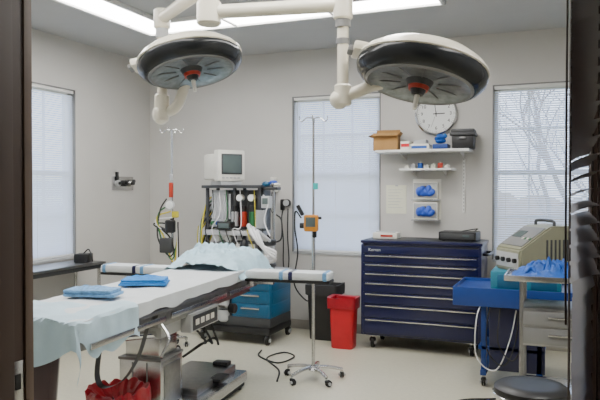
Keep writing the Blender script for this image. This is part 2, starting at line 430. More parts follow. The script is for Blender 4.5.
def drape(u,v):
    x=-.37+.77*u; s=v*.60
    y=-.78-s-.06*math.sin(u*5); z=ZT+.012
    wr=noise.noise(Vector((x*7,s*6,9)))*.018
    over=-1.235-y
    if over>0:
        y=-1.235-.02*math.sin(x*30)-.03*abs(noise.noise(Vector((x*8,s*4,2)))); z=ZT+.01-over*(1.15+.3*math.sin(x*9))
    ax=abs(x)
    if ax>.285:
        sg=1 if x>0 else -1; z-=(ax-.285)*(1.5+.9*noise.noise(Vector((s*7,sg,2)))); x=sg*(.295+.02*noise.noise(Vector((s*11,z*5,4))))
    z+=wr if over<0 else 0
    return (x,y,z)
b.cloth(drape,44,50,M['drape'])
b.box((-.06,-1.20,.60),(.40,.06,.42),M['maroon'],.02,(-.12,0,0))
b.box((-.06,-1.165,.60),(.38,.02,.40),M['steeld'],.004,(-.12,0,0))
for sg in(-1,1):
    for y0,y1 in((-1.15,-.45),(-.38,.4),(.46,.98)):
        b.bx(sg*.30-.005,sg*.30+.005,y0,y1,ZT-.135,ZT-.105,M['steel'],.002)
        for y in (y0+.08,y1-.08): b.cyl((sg*.26,y,ZT-.12),(sg*.30,y,ZT-.12),.01,M['steel'],seg=8)
b.bx(-.22,.22,-1.1,-.45,ZT-.16,ZT-.10,M['steeld'],.008)
b.bx(-.24,.24,-.42,1.0,ZT-.19,ZT-.10,M['steeld'],.01)
b.bx(-.16,.16,1.0,1.27,ZT-.13,ZT-.10,M['steel'],.005)
b.bx(-.19,.19,-.3,.45,ZT-.28,ZT-.18,M['lgrey'],.015)
b.bx(.19,.262,-.06,.36,ZT-.29,ZT-.175,M['lgrey'],.006)
b.bx(.262,.266,-.03,.33,ZT-.28,ZT-.19,M['dgrey'],.001)
for k in range(4): b.bx(.266,.268,.0+k*.075,.05+k*.075,ZT-.252,ZT-.215,M['white'],.0005)
b.cyl((-.3,.5,ZT-.23),(.3,.5,ZT-.23),.018,M['chrome'],seg=12)
b.cyl((.28,.5,ZT-.23),(.33,.5,ZT-.23),.035,M['black'],seg=16,bev=.006)
b.tube([(.25,-.4,ZT-.17),(.31,-.43,ZT-.24),(.30,-.5,ZT-.33)],.009,M['steel'])
b.cyl((.14,-.75,ZT-.18),(.14,-.2,ZT-.27),.022,M['chrome'],seg=12)
b.cyl((-.14,-.75,ZT-.18),(-.14,-.2,ZT-.27),.022,M['chrome'],seg=12)
b.cyl((.1,.8,ZT-.18),(.1,.3,ZT-.32),.022,M['chrome'],seg=12)
for k in range(3): b.tube([(.2,.1+k*.12,ZT-.28),(.24,.2+k*.1,ZT-.40-.03*k),(.15,.3+k*.1,ZT-.45),(.1,.15,ZT-.5)],.008,M['rubber'])
sv=b.M; b.M=Matrix.Translation((-.02,-.06,0))
b.bx(-.12,.12,-.10,.13,.42,ZT-.26,M['steel'],.012)
b.bx(-.145,.145,-.13,.155,.12,.46,M['steel'],.012)
for x in(-.05,.05): b.bx(x-.003,x+.003,-.134,-.128,.14,.44,M['grey'],0)
b.bx(.144,.15,-.09,.12,.16,.42,M['steeld'],.002)
b.bx(-.15,.15,-.135,.16,.45,.468,M['grey'],.004)
b.M=sv
b.bx(-.27,.27,-.17,.88,.055,.135,M['steel'],.02)
b.bx(-.19,.19,.18,.84,.13,.185,M['steeld'],.015)
b.bx(-.25,.25,-.15,.86,.02,.06,M['rubber'],.008)
for x in(-.22,.22):
    for y in(-.1,.8):
        b.cyl((x-.02,y,.032),(x+.02,y,.032),.032,M['rubber'],seg=16)
b.box((.2,.5,.17),(.1,.16,.03),M['black'],.01); b.box((.1,.78,.2),(.12,.08,.03),M['black'],.01)
for sg,L in((1,.64),(-1,.66)):
    sv=b.M
    b.M=Matrix.Translation((sg*.29,.84,0))@Matrix.Rotation(0.03*sg,4,'Z')
    xx=lambda a,bb:(min(sg*a,sg*bb),max(sg*a,sg*bb))
    x0_,x1_=xx(.0,L)
    b.bx(x0_,x1_,-.08,.08,ZT-.075,ZT-.055,M['black'],.004)
    b.bx(x0_,x1_,-.085,.085,ZT-.055,ZT+.005,M['sheet'],.02)
    for q in(.26,.33,L-.055):
        x0_,x1_=xx(q,q+.04); b.bx(x0_,x1_,-.089,.089,ZT-.059,ZT+.009,M['bluepack'] if q!=.33 else M['navy'],.02)
    b.cyl((sg*.02,0,ZT-.12),(sg*.02,0,ZT-.05),.03,M['steel'],seg=12)
    b.bx(*xx(-.0,.2),-.02,.02,ZT-.1,ZT-.065,M['steel'],.004)
    b.M=sv
def strap(pts,w,m):
    P=catmull(pts,8); vs=[];fs=[]
    for p in P: vs+=[p+Vector((0,-w/2,0)),p+Vector((0,w/2,0))]
    for i in range(len(P)-1): fs.append([2*i,2*i+1,2*i+3,2*i+2])
    b.add(vs,fs,m)
strap([(.02,-.62,ZT-.12),(-.0,-.64,ZT-.28),(.0,-.66,ZT-.42),(.05,-.66,ZT-.47),(.14,-.62,ZT-.43),(.22,-.6,ZT-.3),(.26,-.56,ZT-.12)],.05,M['black'])
table=b.done()
def onlocal(x,y):
    a=math.radians(5.3); return (-2.42+x*math.cos(a)-y*math.sin(a),3.5+x*math.sin(a)+y*math.cos(a))
b=B('head_drape',(-.02,1.03,ZT+.012))
def hd(u,v):
    x=-.34+.68*u; y=-.38+.70*v
    r=math.sqrt((x/.34)**2+(y/.35)**2)
    h=.13*max(0,1-r*r*.62)
    n=noise.noise(Vector((x*7,y*7,1)))*.07+abs(noise.noise(Vector((x*15,y*15,4))))*.08
    z=h+n*(.4+max(0,1-r)*.9)
    if abs(x)>.27: z-= (abs(x)-.27)*1.1
    return (x,y+.03*noise.noise(Vector((x*9,0,7))),max(z,-.06 if abs(x)>.29 else .004))
b.cloth(hd,60,60,M['pillow'])
b.sph((0,.08,.05),.12,M['sheet'],(1.5,1,.38),20)
hdo=b.done(); hdo.parent=table
def folded(name,loc,rz,sx,sy,h,m,layers=3):
    b=B(name,loc,rz)
    for k in range(layers):
        s=1-.05*k; z0=k*h/layers
        b.box((random.uniform(-.006,.006),random.uniform(-.006,.006),z0+h/layers/2),(sx*s,sy*s,h/layers*.96),m,h/layers*.4,(0,0,random.uniform(-.06,.06)))
    def topc(u,v):
        x=(u-.5)*sx*.9; y=(v-.5)*sy*.88
        e=min(u,1-u,v,1-v)
        return (x,y,h*.9+min(e*4,1)*(.012+.016*noise.noise(Vector((x*20,y*20,loc[0])))))
    b.cloth(topc,18,18,m)
    b.done()
folded('folded_blue_towel',(*onlocal(-.02,-.12),ZT+.016),math.radians(25),.29,.20,.035,M['bluecloth'])
folded('blue_instrument_pack',(*onlocal(-.05,-.62),ZT+.018),math.radians(14),.29,.15,.04,M['bluepack'],2)

b=B('kick_bucket',(-2.40,3.08,0))
b.lathe([(.001,.09),(.12,.09),(.125,.1),(.155,.30),(.162,.305),(.16,.31)],M['steel'],seg=28)
for i in range(4):
    a=2*pi*i/4+.6; b.cyl((0,0,.085),(math.cos(a)*.13,math.sin(a)*.13,.06),.012,M['steel']); b.caster(math.cos(a)*.13,math.sin(a)*.13,.022)
vs=[];fs=[];N=60
rings=[(.06,.27),(.11,.30),(.145,.34),(.168,.355),(.18,.335),(.182,.29),(.178,.24),(.17,.2)]
for k,(r,z) in enumerate(rings):
    for i in range(N):
        a=2*pi*i/N; n=noise.noise(Vector((math.cos(a)*5,math.sin(a)*5,k*.8)))
        rr=r*(1+.10*n); vs.append((rr*math.cos(a),rr*math.sin(a),z+.035*n))
for k in range(len(rings)-1):
    for i in range(N): fs.append([k*N+i,k*N+(i+1)%N,(k+1)*N+(i+1)%N,(k+1)*N+i])
b.add(vs,fs,M['redbag']); b.done()

# ---------------------------------------------------------------- IV poles
def ivpole(loc,h,pump,name='iv_pole',rb=.25):
    b=B(name,(loc[0],loc[1],0),.3)
    b.cyl((0,0,.075),(0,0,.11),.05,M['steel'],.03,seg=20,bev=.005)
    for i in range(5):
        a=2*pi*i/5+.2; c,s_=math.cos(a),math.sin(a)
        b.tube([(0.02*c,.02*s_,.10),(.12*c,.12*s_,.095),(rb*.93*c,rb*.93*s_,.072)],.014,M['steel'],n=4)
        b.caster(rb*.93*c,rb*.93*s_,.026,a=a)
    b.cyl((0,0,.1),(0,0,1.2),.014,M['steel'])
    b.cyl((0,0,1.2),(0,0,1.24),.02,M['black'])
    b.cyl((0,0,1.2),(0,0,h),.009,M['steel'],seg=10)
    for sg in(-1,1):
        for ax in((1,0),(0,1)):
            d=Vector((ax[0]*sg,ax[1]*sg,0))
            b.tube([Vector((0,0,h-.005)),d*.05+Vector((0,0,h-.0)),d*.09+Vector((0,0,h-.03)),d*.11+Vector((0,0,h-.01)),d*.11+Vector((0,0,h+.012))],.005,M['steel'],seg=6,n=4)
    if pump:
        b.M=Matrix.Rotation(-.1,4,'Z')
        b.box((-.01,-.04,1.24),(.11,.07,.13),M['orange'],.015)
        b.box((-.01,-.078,1.25),(.075,.006,.075),M['screen'],.002)
        b.cyl((-.07,-.04,1.22),(-.1,-.04,1.22),.022,M['black'])
        b.box((.02,-.01,1.53),(.035,.03,.05),M['cyan'],.004)
        b.box((.01,-.0,1.15),(.03,.04,.05),M['black'],.006)
        b.box((.055,-.03,1.28),(.03,.02,.02),M['black'],.004)
        b.tube([(-.09,-.04,1.28),(-.14,-.02,1.33),(-.15,0,1.2),(-.13,.02,1.0),(-.16,.03,.75),(-.06,.02,.62),(-.02,.02,.66)],.006,M['rubber'])
        b.box((-.10,-.03,1.34),(.03,.03,.09),M['black'],.008,(0,-.5,0))
    else:
        b.box((0,-.03,1.5),(.035,.04,.14),M['amber'],.006); b.box((0,-.03,1.62),(.03,.03,.06),M['lgrey'],.006)
        b.cyl((0,-.06,1.1),(0,-.06,1.22),.05,M['black'],seg=20,bev=.01); b.box((-.04,-.05,.98),(.12,.08,.14),M['dgrey'],.015)
        b.cyl((.0,-.075,1.36),(0,-.09,1.36),.045,M['lgrey'],seg=20); b.cyl((.0,-.09,1.36),(0,-.093,1.36),.036,M['clockface'],seg=20)
        b.box((-.08,-.03,1.12),(.10,.06,.05),M['black'],.01,(0,.4,0)); b.box((.04,-.03,1.27),(.06,.05,.06),M['yellow'],.01)
        for k in range(5):
            b.tube([(.02*k-.04,-.04,1.42-.06*k),(-.10-.015*k,-.06,1.30-.03*k),(-.12+.03*k,-.06,1.05),(.0+.02*k,-.08,.88-.03*k),(.07,-.05,1.0+.05*k)],.007,M[('rubber','green','yellow','hose','rubber')[k]])
    b.M=Matrix.Identity(4)
    b.done()
ivpole((-1.85,4.79),2.07,True)
ivpole((-3.46,5.24),2.07,False,rb=.14)

# ---------------------------------------------------------------- anesthesia machine
b=B('anesthesia_machine',(-3.04,5.90,0))
b.bx(-.36,.42,-.28,.26,.10,.17,M['black'],.02)
for x in(-.33,.38):
    for y in(-.25,.24): b.caster(x,y,.048)
b.bx(-.34,.42,-.26,.24,.17,.26,M['dgrey'],.01)
b.bx(.0,.42,-.26,.24,.26,.66,M['teal'],.01)
for k in range(3):
    b.bx(.02,.40,-.268,-.258,.28+k*.125,.39+k*.125,M['teal'],.006)
    b.bx(.11,.31,-.285,-.268,.345+k*.125,.36+k*.125,M['steel'],.004)
    b.bx(.418,.426,-.22,.2,.28+k*.125,.39+k*.125,M['teal'],.006)
b.bx(-.34,-.02,-.2,.24,.26,.66,M['dgrey'],.01)
b.cyl((-.22,-.25,.2),(-.22,-.25,.62),.06,M['green'],seg=20,bev=.02)
b.cyl((-.09,-.25,.2),(-.09,-.25,.60),.055,M['lgrey'],seg=20,bev=.02)
b.bx(-.46,.43,-.3,.26,.66,.70,M['lgrey'],.01)
for x in(-.42,-.1,.18): 
    for y in (-.0,.22): b.bx(x-.015,x+.015,y-.015,y+.015,.70,1.52,M['dgrey'],.004)
b.bx(-.46,.22,-.06,.25,1.52,1.55,M['dgrey'],.006)
b.bx(-.40,.20,.05,.22,1.10,1.5,M['dgrey'],.01)
b.bx(-.42,.20,-.1,.24,1.04,1.09,M['lgrey'],.01)
for k in range(4):
    x=-.34+k*.06; b.cyl((x,.0,1.2),(x,.0,1.46),.012,M['acryl'],seg=10); b.cyl((x,-.02,1.16),(x,-.05,1.16),.02,M[('green','blue','white','yellow')[k]],seg=12)
b.bx(-.38,-.2,.01,.05,1.12,1.5,M['lgrey'],.006)
for k in range(3):
    b.cyl((-.1+k*.1,.0,1.13),(-.1+k*.1,.0,1.28),.036,M[('lgrey','amber','green')[k]],seg=18,bev=.006)
    b.cyl((-.1+k*.1,.0,1.28),(-.1+k*.1,.0,1.34),.03,M['black'],seg=18)
for k in range(4):
    b.cyl((-.3+k*.13,.04,1.42 if k>1 else 1.0),(-.3+k*.13,-.02,1.42 if k>1 else 1.0),.035,M['white'],seg=20); b.cyl((-.3+k*.13,-.02,1.42 if k>1 else 1.0),(-.3+k*.13,-.024,1.42 if k>1 else 1.0),.03,M['clockface'],seg=20)
b.bx(-.36,.16,.0,.2,.78,.97,M['grey'],.01)
b.bx(-.33,-.14,-.01,.0,.82,.94,M['screen'],.002)
b.bx(-.09,.13,-.012,.0,.8,.95,M['white'],.003)
b.cyl((.31,-.05,.78),(.31,-.05,.95),.06,M['acryl'],seg=24); b.cyl((.31,-.05,.8),(.31,-.05,.93),.055,M['white'],seg=24)
b.cyl((.31,-.05,.95),(.31,-.05,1.01),.07,M['dgrey'],seg=24,bev=.008); b.cyl((.31,-.05,.74),(.31,-.05,.78),.07,M['dgrey'],seg=24,bev=.008)
b.cyl((.31,-.05,.70),(.31,-.05,.74),.03,M['steel'])
b.cyl((.30,.08,.7),(.30,.08,1.52),.012,M['steel']); 
b.tube([(.30,.08,1.5),(.32,.0,1.56),(.38,-.1,1.55)],.01,M['steel'])
b.bx(.18,.36,.03,.13,1.50,1.53,M['dgrey'],.005)
b.sph((.23,.05,1.56),.035,M['teal'],(1.3,1,.8)); b.sph((.31,.05,1.575),.03,M['glove'],(1.6,1,.7)); b.sph((.37,.0,1.555),.025,M['white'],(1.6,1,.7))
b.cyl((.22,-.05,1.12),(.22,-.05,1.3),.055,M['acryl'],seg=20); b.box((.27,-.02,1.38),(.09,.08,.12),M['lgrey'],.01); b.box((.27,-.063,1.39),(.06,.006,.06),M['screen'],.002)
b.bx(.18,.24,-.06,.1,1.09,1.12,M['dgrey'],.003)
b.sph((.12,-.22,.92),.06,M['black'],(.8,.8,1.7))
for k in range(3):
    b.tube([(.27+.04*k,-.12,1.0),(.20+.05*k,-.28,1.16-.03*k),(.30+.03*k,-.40,1.08),(.40+.02*k,-.42,.98-.02*k),(.52,-.38,.92-.03*k),(.42,-.3,.86-.02*k),(.2,-.34,.88)],.019,M['hose'],corr=.012)
b.tube([(.34,.06,1.25),(.42,.0,1.2),(.44,-.05,1.02),(.36,-.1,.98)],.008,M['rubber'])
b.tube([(.22,.0,1.45),(.3,-.05,1.38),(.28,-.1,1.2),(.36,-.14,1.05)],.006,M['hose'])
for k,(m_) in enumerate(('yellow','green','rubber','hose','rubber','yellow')):
    b.tube([(-.40,.1,1.45-.03*k),(-.46-.01*k,.05,1.36-.05*k),(-.48-.008*k,-.02,1.1),(-.44-.01*k,-.08,.85-.02*k),(-.5,-.0,.76+.03*k),(-.46,.14,1.0+.05*k),(-.42,.18,1.2)],.009,M[m_])
for k in range(8):
    x=-.36+k*.08; b.tube([(x,-.0,1.5),(x+.05,-.08,1.3-.04*k),(x-.03,-.1,1.1),(x+.06,-.12,.9)],.005,M[('rubber','hose','green','rubber','hose','rubber','yellow','rubber')[k]])
b.box((-.16,-.08,1.14),(.16,.10,.08),M['black'],.01); b.bx(-.22,-.10,-.136,-.13,1.115,1.165,M['screen'],.001)
b.M=Matrix.Translation((-.26,.08,1.55))@Matrix.Rotation(1.0,4,'Z')
b.box((0,-.02,.02),(.24,.24,.04),M['lgrey'],.01)
b.box((0,-.1,.20),(.31,.10,.32),M['white'],.015)
b.box((0,.07,.19),(.28,.30,.27),M['white'],.03)
b.box((0.0,-.151,.215),(.24,.008,.21),M['dgrey'],.006); b.box((.0,-.156,.215),(.21,.006,.18),M['screen'],.004)
for k in range(5): b.box((-.1+k*.045,-.153,.075),(.028,.008,.014),M['lgrey'],.002)
b.M=Matrix.Identity(4)
b.done()
b=B('power_cable')
b.tube([(-2.6,5.4,.02),(-2.55,5.25,.008),(-2.3,5.1,.008),(-2.25,5.35,.008),(-2.4,5.45,.008),(-2.45,5.2,.008),(-2.2,4.9,.008),(-2.08,4.6,.01)],.007,M['rubber']); b.done()

# ---------------------------------------------------------------- wall things
b=B('medical_gas_outlet_panel')
b.bx(XL,XL+.012,5.79,6.16,1.50,1.65,M['steel'],.004)
for k in range(3):
    y=5.86+k*.115
    b.cyl((XL+.012,y,1.575),(XL+.05,y,1.575),.035,M[('lgrey','black','steel')[k]],seg=20,bev=.004)
    b.cyl((XL+.05,y,1.575),(XL+.075,y,1.575),.018,M['black'],seg=14)
b.cyl((XL+.02,6.12,1.60),(XL+.06,6.12,1.60),.02,M['dgrey'],seg=14)
b.bx(XL+.012,XL+.03,5.84,5.88,1.60,1.70,M['black'],.004); b.done()
b=B('wall_thermometer_holder'); b.bx(-3.0,-2.92,YB-.06,YB,1.48,1.60,M['white'],.01); b.bx(-2.99,-2.93,YB-.07,YB-.02,1.58,1.64,M['white'],.01); b.cyl((-2.96,YB-.07,1.52),(-2.96,YB-.075,1.52),.015,M['grey'])
b.tube([(-2.98,YB-.04,1.48),(-2.99,YB-.05,1.3),(-2.95,YB-.04,1.25),(-2.94,YB-.04,1.48)],.004,M['rubber']);b.done()
b=B('blood_pressure_gauge')
b.cyl((-2.81,YB-.0,1.36),(-2.81,YB-.045,1.36),.042,M['black'],seg=24,bev=.006)
b.cyl((-2.81,YB-.045,1.36),(-2.81,YB-.05,1.36),.034,M['lgrey'],seg=24)
b.tube([(-2.83,YB-.03,1.36),(-2.86,YB-.05,1.2),(-2.84,YB-.05,.95),(-2.84,YB-.05,.7),(-2.80,YB-.05,.55),(-2.775,YB-.05,.75),(-2.79,YB-.05,1.0),(-2.79,YB-.04,1.3)],.007,M['rubber'])
b.bx(-2.88,-2.84,YB-.05,YB-.0,1.28,1.40,M['black'],.01)
b.done()
b=B('wall_clock',(-1.20,YB,2.255))
b.M=Matrix.Rotation(pi/2,4,'X')
b.lathe([(.001,.0),(.205,.0),(.212,.01),(.21,.035),(.195,.042),(.188,.03),(.187,.02)],M['steel'],seg=48)
b.lathe([(.001,.018),(.19,.018)],M['clockface'],seg=48)
for i in range(1,13):
    a=pi/2-2*pi*i/12
    b.text(str(i),.048,M['black'],Matrix.Translation((.142*math.cos(a),.142*math.sin(a),.0195)))
for i in range(60):
    a=2*pi*i/60; sv=b.M; b.M=sv@Matrix.Rotation(a,4,'Z'); b.box((.175,0,.0195),(.010 if i%5 else .014,.0015 if i%5 else .004,.002),M['black'],0); b.M=sv
def hand(a,L,w,z):
    sv=b.M; b.M=sv@Matrix.Rotation(-a,4,'Z'); b.box((0,L/2-.015,z),(w,L+.03,.002),M['black'],0); b.M=sv
hand(math.radians(89),.085,.009,.024); hand(math.radians(352),.13,.006,.027); hand(math.radians(200),.14,.002,.029)
b.cyl((0,0,.018),(0,0,.031),.008,M['black']); b.done()
def bracket(b,x,z,d):
    b.prism([(YB-.001,z-.06),(YB-.001,z),(YB-d,z),(YB-d,z-.012)],x-.003,x+.003,M['shelf'],bev=0)
def standard(b,x,z0,z1):
    b.bx(x-.012,x+.012,YB-.012,YB,z0,z1,M['shelf'],.002)
    z=z0+.02
    while z<z1-.01:
        b.bx(x-.003,x+.003,YB-.0135,YB-.011,z,z+.018,M['grey'],0); z+=.035
b=B('storage_shelf')
b.bx(-1.74,-.84,YB-.32,YB-.004,1.865,1.89,M['shelf'],.004)
for x in(-1.5,-.93): bracket(b,x,1.865,.28)
b.done()
b=B('shelf_standard'); standard(b,-.93,1.28,1.80); b.done()
b=B('storage_shelf')
b.bx(-1.52,-1.0,YB-.24,YB-.016,1.69,1.71,M['shelf'],.004)
for x in(-1.40,-1.1): bracket(b,x,1.69,.2)
b.done()
b=B('cardboard_box',(-1.66,6.33,1.891),.1)
w,d,h=.24,.2,.14
b.bx(-w/2,w/2,-d/2,d/2,0,.004,M['card'],0)
b.bx(-w/2,w/2,-d/2,-d/2+.005,0,h,M['card'],.001); b.bx(-w/2,w/2,d/2-.005,d/2,0,h,M['card'],.001)
b.bx(-w/2,-w/2+.005,-d/2,d/2,0,h,M['card'],.001); b.bx(w/2-.005,w/2,-d/2,d/2,0,h,M['card'],.001)
b.box((0,-d/2-.02,h+.012),(w,.06,.004),M['card'],0,(.5,0,0)); b.box((0,d/2,h+.035),(w,.005,.08),M['card'],0,(-.1,0,0))
b.box((-w/2-.02,0,h+.01),(.06,d,.004),M['card'],0,(0,-.4,0)); b.box((w/2+.01,0,h+.02),(.05,d,.004),M['card'],0,(0,-.9,0))
b.bx(-w/2+.01,w/2-.01,-d/2+.01,d/2-.01,.004,.08,M['cardd'],.003)
b.done()
b=B('supply_boxes')
b.bx(-1.50,-1.41,6.24,6.4,1.891,1.975,M['white'],.003); b.bx(-1.495,-1.415,6.2385,6.24,1.92,1.95,M['red'],0)
b.bx(-1.40,-1.22,6.22,6.38,1.891,1.945,M['white'],.003); b.bx(-1.39,-1.24,6.2185,6.22,1.90,1.925,M['bluegl'],0)
b.bx(-1.37,-1.25,6.24,6.36,1.946,1.985,M['lgrey'],.003)
b.bx(-1.05,-1.19,6.24,6.42,1.891,1.94,M['blue'],.003); b.done()
b=B('blue_wrap_pile',(-1.11,6.33,1.941))
for k in range(5): b.sph((random.uniform(-.04,.04),random.uniform(-.04,.02),.03+.012*k),.04,M['bluegl'],(1.3,1,.6),10,Matrix.Rotation(k,4,'Z'))
b.cyl((-.05,-.02,.02),(.04,-.02,.09),.02,M['bluecloth']); b.done()
b=B('black_storage_bin',(-.91,6.33,1.891),.05)
b.box((0,0,.06),(.2,.22,.12),M['black'],.012); b.box((0,0,.135),(.24,.26,.03),M['dgrey'],.01); b.box((0,0,.165),(.22,.24,.04),M['dgrey'],.015); b.box((0,-.13,.1),(.06,.01,.02),M['grey'],.003); b.done()
b=B('small_supply_bottles')
for k in range(7):
    x=-1.46+k*.065; m_=('white','lgrey','bluegl','white','paper','amber','white')[k]
    b.bx(x-.022,x+.022,6.33,6.39,1.711,1.74+.012*(k%3),M[m_],.005); b.cyl((x,6.36,1.74+.012*(k%3)),(x,6.36,1.752+.012*(k%3)),.01,M['white'])
b.done()
b=B('glove_box_dispenser')
b.bx(-1.43,-1.15,YB-.012,YB-.001,1.19,1.61,M['white'],.003)
for z in(1.21,1.41):
    b.bx(-1.41,-1.17,YB-.10,YB-.013,z,z+.17,M['white'],.004)
    b.bx(-1.405,-1.175,YB-.103,YB-.1,z+.01,z+.16,M['acryl'],.001)
    b.lathe([(.001,0),(.06,0)],M['dgrey'],(-1.29,YB-.1045,z+.085),Matrix.Rotation(pi/2,4,'X')@Matrix.Diagonal((1.2,.75,1,1)),24)
    for k in range(6):
        b.sph((-1.35+k*.024,YB-.112-.004*(k%2),z+.075+.02*math.sin(k*2)),.032,M['glove'],(1,.8,1.4),10,Matrix.Rotation(k*.8,4,'Y'))
    b.bx(-1.43,-1.15,YB-.115,YB-.012,z-.014,z-.004,M['acryl'],.002)
b.done()
b=B('posted_notice'); b.bx(-1.71,-1.50,YB-.004,YB-.0005,1.26,1.55,M['paper'],0)
for k in range(7): b.bx(-1.69,-1.54-.02*(k%3),YB-.0046,YB-.0038,1.50-k*.03,1.504-k*.03,M['lgrey'],0)
b.box((-1.60,YB-.006,1.545),(.03,.004,.015),M['lgrey'],.001)
b.done()

# ---------------------------------------------------------------- tool cabinet
b=B('rolling_tool_cabinet',(-1.24,5.91,0))
w=.55; D=.46
b.bx(-w,w,0,D,.13,1.0,M['navy'],.008)
b.bx(-w-.01,w+.01,-.02,D+.01,1.0,1.03,M['navy'],.01)
b.bx(-w+.02,w-.02,.02,D-.02,1.029,1.034,M['dgrey'],.001)
b.bx(-w+.012,w-.012,-.006,.0,.145,.985,M['black'],.001)
zs=[.155,.305,.435,.545,.645,.735,.82,.905]
tops=[.298,.428,.538,.638,.728,.813,.898,.975]
for z0,z1 in zip(zs,tops):
    b.bx(-w+.02,w-.02,-.022,-.004,z0,z1,M['navy'],.004)
    if z0<.9:
        b.bx(-w+.04,w-.04,-.036,-.020,z1-.022,z1-.008,M['steel'],.004)
b.text('Korvan',.04,M['lgrey'],Matrix.Translation((-.42,-.024,.94))@Matrix.Rotation(pi/2,4,'X'))
for sg in(-1,1): b.bx(sg*(w-.01)-.012,sg*(w-.01)+.012,-.026,0,.14,.99,M['navy'],.006)
for x in(-.46,.46):
    for y in(.06,.4): b.caster(x,y,.052); b.box((x,y,.127),(.1,.09,.01),M['steel'],.002)
b.tube([(w,.1,.92),(w+.05,.1,.92),(w+.05,.36,.92),(w,.36,.92)],.012,M['black'],n=4)
b.done()
b=B('label_printer_box',(-1.60,6.1,1.035)); b.box((0,0,.03),(.24,.16,.06),M['white'],.012); b.box((0,-.02,.063),(.18,.08,.01),M['lgrey'],.004); b.box((.02,-.082,.03),(.12,.004,.02),M['amber'],.001); b.done()
b=B('video_recorder',(-.91,6.1,1.035),-.05); b.box((0,0,.045),(.34,.24,.08),M['black'],.01); b.box((0,-.122,.045),(.3,.006,.05),M['dgrey'],.003); b.box((.08,-.126,.05),(.06,.004,.02),M['screen'],.001)
for x in(-.13,.13): b.cyl((x,-.08,.0),(x,-.08,.01),.012,M['rubber'])
b.tube([(.05,.12,.05),(.14,.13,.10),(.1,.05,.1),(.02,.0,.086)],.005,M['rubber']); b.done()
def bin_(name,x,y,w0,w1,h,m,liner=None):
    b=B(name,(x,y,0),.03)
    def ring(wx,wy,z,r=.03):
        out=[]
        for cx,cy,a0 in((1,1,0),(-1,1,90),(-1,-1,180),(1,-1,270)):
            for k in range(5):
                a=math.radians(a0+k*22.5); out.append((cx*(wx-r)+r*math.cos(a),cy*(wy-r)+r*math.sin(a),z))
        return out
    R=[ring(w0,w0*.8,0),ring(w0+.005,w0*.8+.005,.01),ring(w1,w1*.8,h-.03),ring(w1+.012,w1*.8+.012,h-.028),ring(w1+.013,w1*.8+.013,h),ring(w1-.004,w1*.8-.004,h),ring(w0,w0*.8,.03)]
    vs=[p for r in R for p in r]; n=20; fs=[]
    for k in range(len(R)-1):
        for i in range(n): fs.append([k*n+i,k*n+(i+1)%n,(k+1)*n+(i+1)%n,(k+1)*n+i])
    fs.append(list(range(n))); fs.append([(len(R)-1)*n+i for i in range(n)][::-1])
    b.add(vs,fs,m)
    if liner:
        L=[(w1+.016,h-.09),(w1+.02,h-.01),(w1+.018,h+.012),(w1-.01,h+.008),(w1-.03,h-.12)]
        vs=[];
        for k,(ww,z) in enumerate(L):
            for p in ring(ww,ww*.8+.003,z): 
                q=noise.noise(Vector((p[0]*20,p[1]*20,k)))*.012; vs.append((p[0]*(1+q),p[1]*(1+q),z+q*1.5))
        fs=[]
        for k in range(len(L)-1):
            for i in range(n): fs.append([k*n+i,k*n+(i+1)%n,(k+1)*n+(i+1)%n,(k+1)*n+i])
        b.add(vs,fs,liner)
    b.done()
bin_('trash_can',-2.255,6.17,.13,.155,.54,M['black'],M['rubber'])
bin_('red_waste_bin',-1.96,5.88,.10,.120,.47,M['red'],M['redbag'])

# ---------------------------------------------------------------- left side table
b=B('side_table')
b.bx(-4.57,-4.2,3.6,5.2,.775,.80,M['steeld'],.006); b.bx(-4.55,-4.22,3.62,5.18,.735,.775,M['dgrey'],.004)
for x in(-4.53,-4.24):
    for y in(3.66,5.14): b.cyl((x,y,.0),(x,y,.75),.016,M['steel'],seg=12)
b.bx(-4.55,-4.22,3.64,5.16,.22,.24,M['steel'],.004); b.done()
b=B('small_monitor_unit',(-4.35,5.05,.802),.4); b.box((0,0,.04),(.14,.16,.08),M['black'],.01); b.tube([(0,0,.08),(.05,.0,.12),(.09,-.04,.05),(.10,-.04,.005)],.006,M['rubber']); b.done()

# ---------------------------------------------------------------- right side carts
b=B('blue_cart',(-.38,5.35,0))
w,d=.42,.30
b.bx(-w,w,-d,d,.70,.735,M['blue'],.006)
b.bx(-w,w,-d-.008,-d+.01,.62,.76,M['blue'],.005); b.bx(-w,w,d-.01,d+.008,.62,.76,M['blue'],.005)
b.bx(-w-.005,-w+.01,-d,d,.62,.76,M['blue'],.005); b.bx(w-.01,w+.005,-d,d,.62,.76,M['blue'],.005)
for x in(-.2,.2):
    for y in(-.22,.22): b.bx(x-.02,x+.02,y-.02,y+.02,.09,.70,M['blue'],.004)
    b.bx(x-.022,x+.022,-.27,.27,.09,.13,M['blue'],.004)
b.prism([(-.24,.70),(-.2,.70),(.22,.2),(.18,.2)],-.2-.01,-.2+.01,M['blue'])
b.bx(-.16,.24,-.24,-.2,.13,.70,M['navy'],.004)
b.bx(-.24,.24,-.24,.24,.28,.31,M['blue'],.004)
for x in(-.2,.2):
    for y in(-.24,.24): b.caster(x,y,.035)
for k in range(3): b.tube([(-.18+.06*k,-.2,.7),(-.24+.08*k,-.32,.55),(-.24+.08*k,-.34,.25+.05*k),(-.1+.06*k,-.34,.16+.04*k),(0+.04*k,-.3,.4),(.05,-.2,.7)],.005,M[('hose','rubber','rubber')[k]])
b.done()
